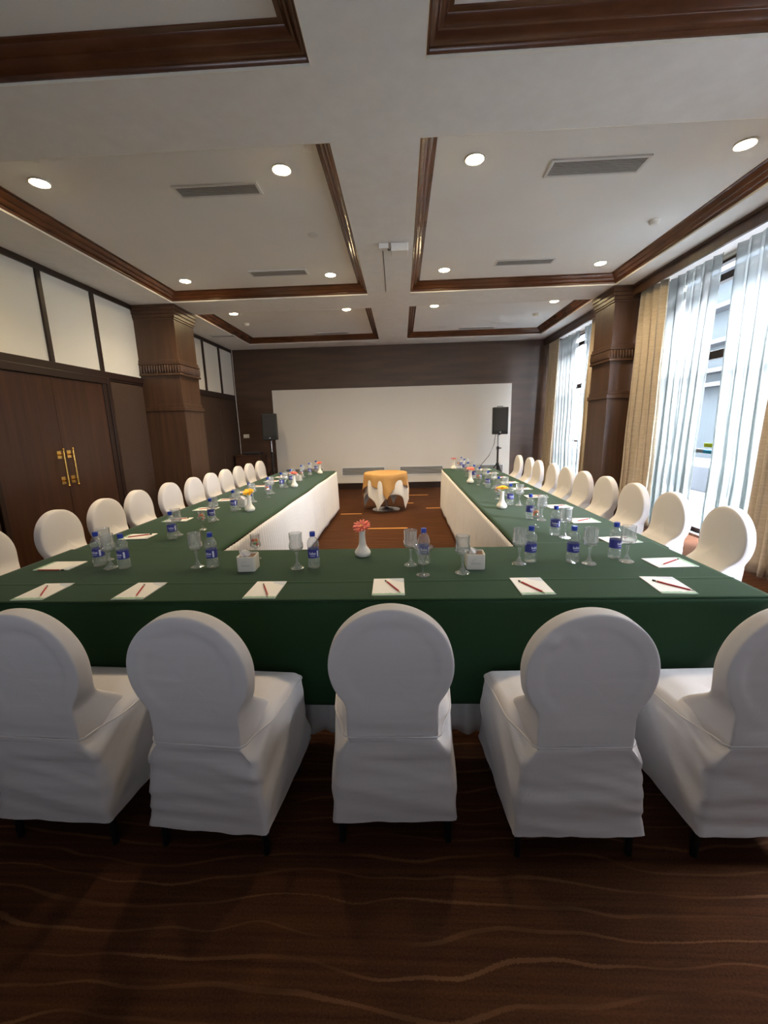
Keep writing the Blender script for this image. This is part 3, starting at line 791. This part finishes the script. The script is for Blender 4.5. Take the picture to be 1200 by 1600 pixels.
def chair(k, x, y, rz, label, group):
    if not CH[k][1]:
        o = CH[k][0]; CH[k][1] = True; o.location = (x, y, 0); o.rotation_euler = (0, 0, rz); o['label'] = label; o['group'] = group
    else: dup(CH[k][0], (x, y, 0), rz, label, group)
D = math.radians
FR = 'chairs along the near side of the cross table'
for k, x, y, rz, lb in ((1, -1.92, 1.22, 0, 'white covered chair at the cross table, only its edge showing at the door-side end'),
        (0, -1.29, 1.215, D(-3), 'white covered oval-back chair of the near row, before the pads nearest the doors'),
        (1, -.708, 1.19, D(-4), 'white covered oval-back chair second from the door side of the near row, hem tilted'),
        (0, -.047, 1.232, D(1), 'white covered oval-back chair in the middle of the near row, facing away'),
        (2, .58, 1.192, D(1.5), 'white covered oval-back chair with a crumpled fold at its top edge'),
        (1, 1.195, 1.205, D(2), 'white covered oval-back chair at the window end of the near row')):
    chair(k, x, y, rz, lb, FR)
LY = [2.44, 3.05, 3.57, 4.08, 4.66, 5.17, 5.68, 6.19, 6.70, 7.21, 7.76]
RY = [2.06, 2.73, 3.34, 3.88, 4.42, 4.94, 5.45, 5.99, 6.55, 7.10, 7.72]
rnd = random.Random(3)
for i, y in enumerate(LY):
    chair(i % 2, -2.70+rnd.uniform(-.02, .02), y, -PI/2+D(rnd.uniform(-2, 2)), 'white covered oval-back chair in the row by the timber doors, %s from the near end' % ORDN[i], 'chairs along the door-side table')
for i, y in enumerate(RY):
    chair((i+1) % 2, 2.15+rnd.uniform(-.02, .02), y, PI/2+D(rnd.uniform(-2, 2)), 'white covered oval-back chair in the row by the windows, %s from the near end' % ORDN[i], 'chairs along the window-side table')

# ------------------------------------------------------------------ tableware
def bottle_proto():
    t = thing('water_bottle', '', 'bottle')
    P = [(.001, .004), (.026, .0), (.031, .003), (.034, .010), (.0345, .03), (.033, .048), (.0300, .057), (.0295, .083), (.0300, .109), (.0318, .118), (.0322, .132), (.030, .147), (.024, .160), (.0165, .170), (.0135, .174), (.0135, .180)]
    rib = lambda i, k: 1.0
    o = MB().lathe(P, 28, rmod=rib)
    obj('body', o, M_bottle, t, smooth=60)
    lb = obj('label', MB().grid(lambda u, v: (.0303*math.cos(2*PI*u), .0303*math.sin(2*PI*u), .060+.047*v), 32, 2, closeu=True), M_label, t, smooth=80)
    q = MB(); R = .0308
    def strip(a0, a1, z0, z1): q.grid(lambda u, v: (R*math.cos(a0+(a1-a0)*u), R*math.sin(a0+(a1-a0)*u), z0+(z1-z0)*v), 4, 2)
    for c in (-PI/2,):
        for j in range(7): strip(c-.62+j*.17, c-.62+j*.17+.11, .080, .080+(.014 if j in (0, 3) else .009))
        strip(c-.5, c+.4, .071, .0735); strip(c+.75, c+1.05, .066, .10)
    obj('lettering', q, M_labelw, lb)
    obj('cap', MB().lathe([(.0142, .176), (.0150, .178), (.0150, .197), (.0138, .200), (.001, .200)], 22, rmod=lambda i, k: 1.0 if (i % 2 or k > 2) else .97), M_cap, t)
    wt = MB().lathe([(.001, .006), (.030, .005), (.0328, .012), (.0332, .03), (.0318, .048), (.0288, .058), (.0284, .083), (.0288, .108), (.0305, .118), (.0310, .132), (.0285, .146), (.0225, .158), (.001, .158)], 24)
    return t
def goblet_mesh(name, H, rb, rr, zb, rf, mat_, flutes=True):
    n = 32
    P = [(.001, .0), (rf, .0), (rf*1.02, .003), (rf*.9, .006), (rf*.55, .012), (rf*.28, .030*H/.2), (.006, .040*H/.2), (.0052, zb*.62), (.0075, zb*.80), (.0095, zb*.9), (.008, zb*.97), (rb*.55, zb+.004), (rb*.88, zb+.012*H/.2), (rb, zb+.024*H/.2), (rb*.98, zb+.04*H/.2), (rr*.96, zb+.055*H/.2), (rr, H-.004), (rr, H),
         (rr-.0022, H), (rr-.003, zb+.055*H/.2), (rb*.98-.0035, zb+.04*H/.2), (rb-.004, zb+.024*H/.2), (rb*.7, zb+.013), (.001, zb+.010)]
    def rm(i, k):
        if not flutes: return 1
        if 12 <= k <= 14: return 1.0 if ((i+k) % 2) else .90
        if 15 <= k <= 16 and k < 17: return 1.0 if (i % 4 < 2) else .93
        if 4 <= k <= 9: return 1.0 if i % 4 < 2 else .9
        return 1
    return MB().lathe(P, n, rmod=rm).mesh(name, mat_, 22 if flutes else 60)
b0 = bottle_proto()
g0 = thing('crystal_goblet', '', 'glass')
gm = goblet_mesh('bowl', .198, .0385, .0355, .097, .036, M_crystal)
# split: bowl+stem+foot drawn as body of one solid crystal piece
obj('glass_body', gm, None, g0)
c0 = thing('candy_glass', '', 'glass'); obj('glass_body', goblet_mesh('candy_bowl', .150, .031, .027, .068, .028, M_thin), None, c0)
CANDY = [MB().lathe([(.001, -.011), (.007, -.010), (.003, -.007), (.0085, -.004), (.0095, 0), (.0085, .004), (.003, .007), (.007, .010), (.001, .011)], 10).mesh('wrapped_candy', m_, 50) for m_ in M_candy]
v0 = thing('bud_vase', '', 'vase')
obj('body', MB().lathe([(.001, 0), (.034, 0), (.042, .006), (.0465, .018), (.046, .028), (.038, .042), (.027, .058), (.021, .075), (.018, .10), (.0165, .13), (.0175, .148), (.0185, .153), (.0150, .153), (.0135, .13), (.014, .09), (.001, .085)], 36), M_ceramic, v0, smooth=60)
def flower(name, m, loc, rz, tilt, label, seed):
    t = thing(name, label, 'flower', loc, rz)
    rn = random.Random(seed); q = MB()
    for ring, (n, L, el, zz) in enumerate(((16, .056, .10, 0), (14, .050, .32, .003), (10, .032, .6, .005))):
        for i in range(n):
            a = 2*PI*(i+.5*ring)/n + rn.uniform(-.08, .08); l = L*rn.uniform(.88, 1.06); e = el+rn.uniform(-.15, .15)
            pts = [(.008, .003), (.4*l, .0065), (.78*l, .0062), (.95*l, .004), (l, .0008)]
            vs = []
            for (d, w_) in pts:
                h = zz + d*math.sin(e) - .25*d*d/l*math.sin(e)
                dd = d*math.cos(e)
                for s_ in (-1, 0, 1):
                    x, y = dd, s_*w_
                    vs.append((x*math.cos(a)-y*math.sin(a), x*math.sin(a)+y*math.cos(a), h+(.0015 if s_ else 0)))
            q.add(vs, [(k*3+j, k*3+j+1, k*3+j+4, k*3+j+3) for k in range(4) for j in (0, 1)])
    hd = Matrix.Translation((0, -.012*math.sin(tilt), .028)) @ Matrix.Rotation(tilt, 4, 'X')
    pp = obj('petals', q, m, t, smooth=70, solid=.0008); pp.matrix_local = hd
    cc = obj('flower_centre', MB().lathe([(.004, -.004), (.012, 0), (.013, .006), (.009, .011), (.001, .012)], 18), M_fcent, t, smooth=60); cc.matrix_local = hd
    obj('stem', MB().tube([(0, 0, -.10), (0, 0, 0), (0, -.012*math.sin(tilt), .026)], .003), M_stem, t, smooth=60)
    return t
x0 = thing('tissue_box', '', 'tissue box')
def rbox(hx, hy, z0, z1, r, n=6):
    pts = []
    for (cx, cy_, a0) in ((hx-r, hy-r, 0), (-hx+r, hy-r, PI/2), (-hx+r, -hy+r, PI), (hx-r, -hy+r, 1.5*PI)):
        for k in range(n+1): a = a0+PI/2*k/n; pts.append((cx+r*math.cos(a), cy_+r*math.sin(a)))
    return pts
o_ = rbox(.048, .048, 0, 0, .012); i_ = rbox(.044, .044, 0, 0, .009)
q = MB(); N_ = len(o_)
vs = [(x*.96, y*.96, .0) for x, y in o_] + [(x, y, .004) for x, y in o_] + [(x, y, .082) for x, y in o_] + [(x, y, .082) for x, y in i_] + [(x, y, .072) for x, y in i_]
fs = [(k*N_+i, k*N_+(i+1) % N_, (k+1)*N_+(i+1) % N_, (k+1)*N_+i) for k in range(4) for i in range(N_)] + [tuple(range(N_-1, -1, -1)), tuple(4*N_+i for i in range(N_))]
q.add(vs, fs); obj('box_body', q, M_boxm, x0, smooth=40)
obj('inner_lid', MB().box(-.041, .041, -.041, .041, .0725, .0745), M_boxin, x0)
em = MB()
em.tube([(-.006+.010*math.cos(a/12*2*PI*.8), -.0485, .050+.007*math.sin(a/12*2*PI*.8)) for a in range(12)], .0007, 5)
for j in range(9):
    X = -.024+j*.0055; h = (.008, .005, .005, .005, .007, .005, .005, .006, .005)[j]
    em.tube([(X, -.0485, .033), (X+.0015, -.0485, .033+h), (X+.0032, -.0485, .033+h*.5), (X+.0045, -.0485, .033)], .0007, 5)
em.tube([(-.022, -.0485, .029), (.024, -.0485, .029)], .0005, 5)
obj('emblem', em, M_grey, x0)
ts0 = MB()
def tis(u, v):
    # a pulled-up sheet: wide flat fold rising to a slanted tip
    w_ = .026*(1-v)**.6+.004
    x = (u-.5)*2*w_ - .020*v; y = .006*math.sin(u*PI*3)*(1-.4*v)
    return (x, y, .055*v*(1-.25*u)+.004*math.sin(u*9))
ts0.grid(tis, 24, 12); ts0.grid(lambda u, v: (lambda p: (p[0]*.8+.010, p[1]+.008+.012*v, p[2]*.75))(tis(u, v)), 24, 12)
TISS = ts0.mesh('paper_tissue', M_tissue, 70)
def notepad_proto():
    t = thing('notepad', '', 'notepad')
    obj('paper', MB().box(-.074, .074, -.103, .103, 0, .004), M_pad, t)
    g = MB(); n = 26
    vs = [];
    for i in range(n+1):
        x = -.073+.146*i/n; vs += [(x, -.1025, .0043), (x, -.083+.006*noise.noise((x*60, 1, 0))-.10*max(0, x)*.06, .0043)]
    g.add(vs, [(2*i, 2*i+2, 2*i+3, 2*i+1) for i in range(n)])
    obj('green_footer', g, M_padgreen, t)
    g2 = MB(); g2.add([(-.0, .102, .0043), (.073, .102, .0043), (.073, .045, .0043), (.045, .062, .0043), (.02, .075, .0043)], [(0, 4, 3, 2, 1)])
    obj('faint_print', g2, M_padblue, t)
    return t
n0 = notepad_proto()
p0 = thing('pencil', '', 'pencil')
obj('shaft', MB().tube([(-.07, 0, .0038), (.062, 0, .0038)], .0038, 6), M_red, p0)
obj('band', MB().tube([(.062, 0, .0038), (.067, 0, .0038)], .0040, 10), M_band, p0)
obj('dark_end', MB().tube([(.067, 0, .0038), (.082, 0, .0038)], .0039, 10), M_tip, p0)
obj('point', MB().tube([(-.07, 0, .0038), (-.084, 0, .0036), (-.088, 0, .0034)], [.0038, .0016, .0004], 8), M_band, p0)

used = {}
def place(proto, loc, rz, label, group):
    if proto.name not in used:
        used[proto.name] = 1; proto.location = loc; proto.rotation_euler = (0, 0, rz); proto['label'] = label; proto['group'] = group; return proto
    return dup(proto, loc, rz, label, group)
zt = ZT+.002
# --- cross table, ordered from the door side
CB = [(-1.745, 2.215), (-1.565, 2.165), (-1.06, 2.165), (-.487, 2.145), (.112, 2.185), (.69, 2.195), (.912, 2.185), (1.165, 2.25)]
CG = [(-1.65, 2.17), (-1.775, 2.315), (-1.15, 2.17), (-.576, 2.13), (.04, 2.16), (.30, 2.03), (.62, 2.16), (.985, 2.15), (1.195, 2.18)]
for i, (x, y) in enumerate(CB):
    place(b0, (x, y, zt), rnd.uniform(-.6, .6), 'water bottle with blue cap on the near cross table, %s from the door side' % ORDN[i], 'water bottles on the cross table')
gl = ['between two bottles at the door-side end', 'behind the first one, mostly hidden by bottles', 'left of the third bottle', 'left of the bottle near the coral flower', 'behind the martini glass', 'in front of the window-side tissue box', 'left of the sixth bottle', 'right of the seventh bottle', 'at the window-side end']
for i, (x, y) in enumerate(CG):
    place(g0, (x, y, zt), rnd.uniform(0, 3), 'cut crystal goblet on the near cross table, %s' % gl[i], 'crystal goblets on the cross table')
# --- window-side leg
RB = [(1.02, 2.75), (1.0, 3.24), (1.0, 3.84), (1.02, 4.41), (1.02, 4.96), (1.01, 5.45), (1.0, 5.80), (.985, 6.25), (1.02, 6.85), (1.03, 7.25)]
RG = [(1.06, 2.68), (1.075, 3.19), (1.075, 3.81), (1.08, 4.37), (1.07, 4.87), (1.06, 5.32), (1.06, 5.88), (1.06, 6.36), (1.08, 6.93)]
for i, (x, y) in enumerate(RB): place(b0, (x, y, zt), rnd.uniform(-.6, .6), 'water bottle on the window-side table, %s from the near end' % ORDN[i], 'water bottles on the window-side table')
for i, (x, y) in enumerate(RG): place(g0, (x, y, zt), rnd.uniform(0, 3), 'cut crystal goblet on the window-side table, %s from the near end' % ORDN[i], 'crystal goblets on the window-side table')
LB = [(-1.63, 2.785), (-1.59, 3.32), (-1.58, 3.77), (-1.62, 4.30), (-1.57, 4.77), (-1.56, 5.29), (-1.545, 5.70), (-1.55, 6.36), (-1.51, 6.74), (-1.49, 7.17)]
LG = [(-1.65, 2.89), (-1.60, 3.40), (-1.585, 3.86), (-1.575, 4.27), (-1.55, 4.83), (-1.52, 5.34), (-1.53, 5.78), (-1.55, 6.44), (-1.52, 6.82)]
for i, (x, y) in enumerate(LB): place(b0, (x, y, zt), rnd.uniform(-.6, .6), 'water bottle on the door-side table, %s from the near end' % ORDN[i], 'water bottles on the door-side table')
for i, (x, y) in enumerate(LG): place(g0, (x, y, zt), rnd.uniform(0, 3), 'cut crystal goblet on the door-side table, %s from the near end' % ORDN[i], 'crystal goblets on the door-side table')
# candy glasses
CD = [(-.86, 2.30, 'behind the tissue box on the near cross table')]
for i, (x, y) in enumerate([(.955, 2.96), (.95, 4.14), (.95, 5.19), (.95, 6.12), (.955, 7.08)]): CD.append((x, y, 'on the window-side table, %s from the near end' % ORDN[i]))
for i, (x, y) in enumerate([(-1.54, 3.05), (-1.50, 4.52), (-1.475, 6.05)]): CD.append((x, y, 'on the door-side table, %s from the near end' % ORDN[i]))
for (x, y, lb) in CD:
    place(c0, (x, y, zt), 0, 'small footed glass of wrapped candies ' + lb, 'candy glasses')
    for j in range(6):
        a = j*2.4; r = (.010 if j < 3 else .011)
        o = bpy.data.objects.new('wrapped_candy', CANDY[j % 4]); C.objects.link(o)
        o.location = (x+r*math.cos(a), y+r*math.sin(a), zt+.091+(.0 if j < 3 else .020)+.004*(j % 3)); o.rotation_euler = (rnd.uniform(0, 3), rnd.uniform(0, 3), rnd.uniform(0, 3))
        tag(o, '%s wrapped candy in the glass %s' % (('red', 'orange', 'green', 'gold')[j % 4], lb), 'candy', 'candies in the glass ' + lb)
# martini glass
t = thing('martini_glass', 'wide shallow martini glass in front of a bottle on the cross table', 'glass', (.098, 2.005, zt))
obj('glass_body', MB().lathe([(.001, 0), (.034, 0), (.035, .002), (.02, .006), (.006, .012), (.004, .03), (.004, .062), (.007, .07), (.052, .149), (.0525, .152), (.050, .152), (.006, .078), (.001, .076)], 36), M_thin, t, smooth=50)
# vases with gerberas
VS = [(-.238, 2.34, M_pink, 'coral gerbera', 'on the near cross table', .5), (.89, 3.70, M_yellow, 'yellow gerbera', 'on the window-side table', .08), (.885, 5.40, M_pink, 'coral gerbera', 'on the window-side table', .25), (.885, 7.15, M_rose, 'rose red gerbera', 'on the window-side table near its far end', .02),
      (-1.43, 3.77, M_yellow, 'yellow gerbera', 'on the door-side table', .45), (-1.41, 5.35, M_rose, 'rose pink gerbera', 'halfway along the door-side table', .2), (-1.37, 6.90, M_pink, 'coral gerbera', 'on the door-side table near its far end', .2)]
for i, (x, y, m_, fl, wh, tl) in enumerate(VS):
    place(v0, (x, y, zt), 0, 'cream bud vase holding a %s %s' % (fl, wh), 'bud vases')
    flower('gerbera_flower', m_, (x, y, zt+.150), .3*(i % 3)-.3, tl, '%s standing in a cream vase %s' % (fl, wh), i+1)
# tissue boxes
for (x, y, rz, lb) in ((-.843, 2.128, D(2), 'near the door-side end of the cross table'), (.377, 2.122, D(-2), 'on the cross table behind a goblet'), (-1.57, 4.0, -.25, 'beside the yellow gerbera on the door-side table'), (-1.53, 6.04, -.2, 'near the far end of the door-side table'), (1.0, 5.93, 0, 'on the window-side table')):
    place(x0, (x, y, zt), rz, 'cream tissue box with grey emblem ' + lb, 'tissue boxes')
    o = bpy.data.objects.new('paper_tissue', TISS); C.objects.link(o); o.location = (x, y, zt+.0735); o.rotation_euler = (.1, -.35, rz+.5)
    tag(o, 'white tissue sticking out of the tissue box ' + lb, 'tissue', 'tissues')
# notepads and pencils: x, y, rot, pencil direction
PD = [(-1.745, 1.828, D(2), (-1.69, 1.74, -1.78, 1.89)), (-1.262, 1.825, 0, (-1.23, 1.74, -1.28, 1.885)), (-.653, 1.825, 0, (-.61, 1.73, -.68, 1.88)), (-.072, 1.848, D(1), (-.015, 1.765, -.09, 1.915)), (.591, 1.842, D(1), (.62, 1.745, .545, 1.895)), (1.20, 1.838, D(-4), (1.26, 1.755, 1.16, 1.885))]
def padset(x, y, rz, pen, lb, grp):
    place(n0, (x, y, zt), rz, 'white notepad with green footer ' + lb, 'notepads ' + grp)
    ax, ay, bx, by = pen
    place(p0, ((ax+bx)/2, (ay+by)/2, zt+.0044), math.atan2(by-ay, bx-ax), 'red pencil lying on the notepad ' + lb, 'pencils ' + grp)
for i, (x, y, rz, pen) in enumerate(PD): padset(x, y, rz, pen, 'on the near cross table, %s from the door side' % ORDN[i], 'on the cross table')
RP = [(1.40, 2.15, .05), (1.37, 2.60, .1), (1.375, 3.155, .05), (1.40, 3.73, .08), (1.375, 4.28, .0), (1.38, 4.82, .06), (1.38, 5.37, 0), (1.38, 5.93, .05), (1.38, 6.48, 0), (1.38, 7.02, .05)]
LP = [(-1.98, 2.215, .0), (-1.935, 2.865, .05), (-1.94, 3.425, .04), (-1.915, 3.905, .0), (-1.92, 4.42, .05), (-1.92, 4.98, .0), (-1.92, 5.5, .04), (-1.92, 6.02, 0), (-1.92, 6.55, .03), (-1.92, 7.05, .0)]
for i, (x, y, r) in enumerate(RP):
    a = .55 if i != 2 else .4
    padset(x, y, PI/2+r, (x-.07, y-.05, x+.07, y+.04), 'on the window-side table, %s from the near end' % ORDN[i], 'on the window-side table')
for i, (x, y, r) in enumerate(LP):
    pen = (x-.07, y-.04, x+.08, y+.05) if i else (x-.07, y-.088, x+.09, y-.092)
    padset(x, y, -PI/2+r, pen, 'on the door-side table, %s from the near end' % ORDN[i], 'on the door-side table')

# golden dashes woven into the carpet
dm = MB()
for (xa, xb, y) in ((.03, .57, 9.14), (.03, .22, 8.17), (.44, .80, 7.62), (-.51, .07, 6.09), (-1.1, -.72, 7.2), (2.5, 3.0, 4.4), (2.75, 3.15, 3.1), (2.6, 2.9, 5.2), (-3.6, -3.1, 4.2), (-.9, -.5, 9.3)):
    dm.box(xa, xb, y-.022, y+.022, .0, .0025)
fl = bpy.data.objects['floor']
obj('golden_dashes', dm, M_dash, fl)
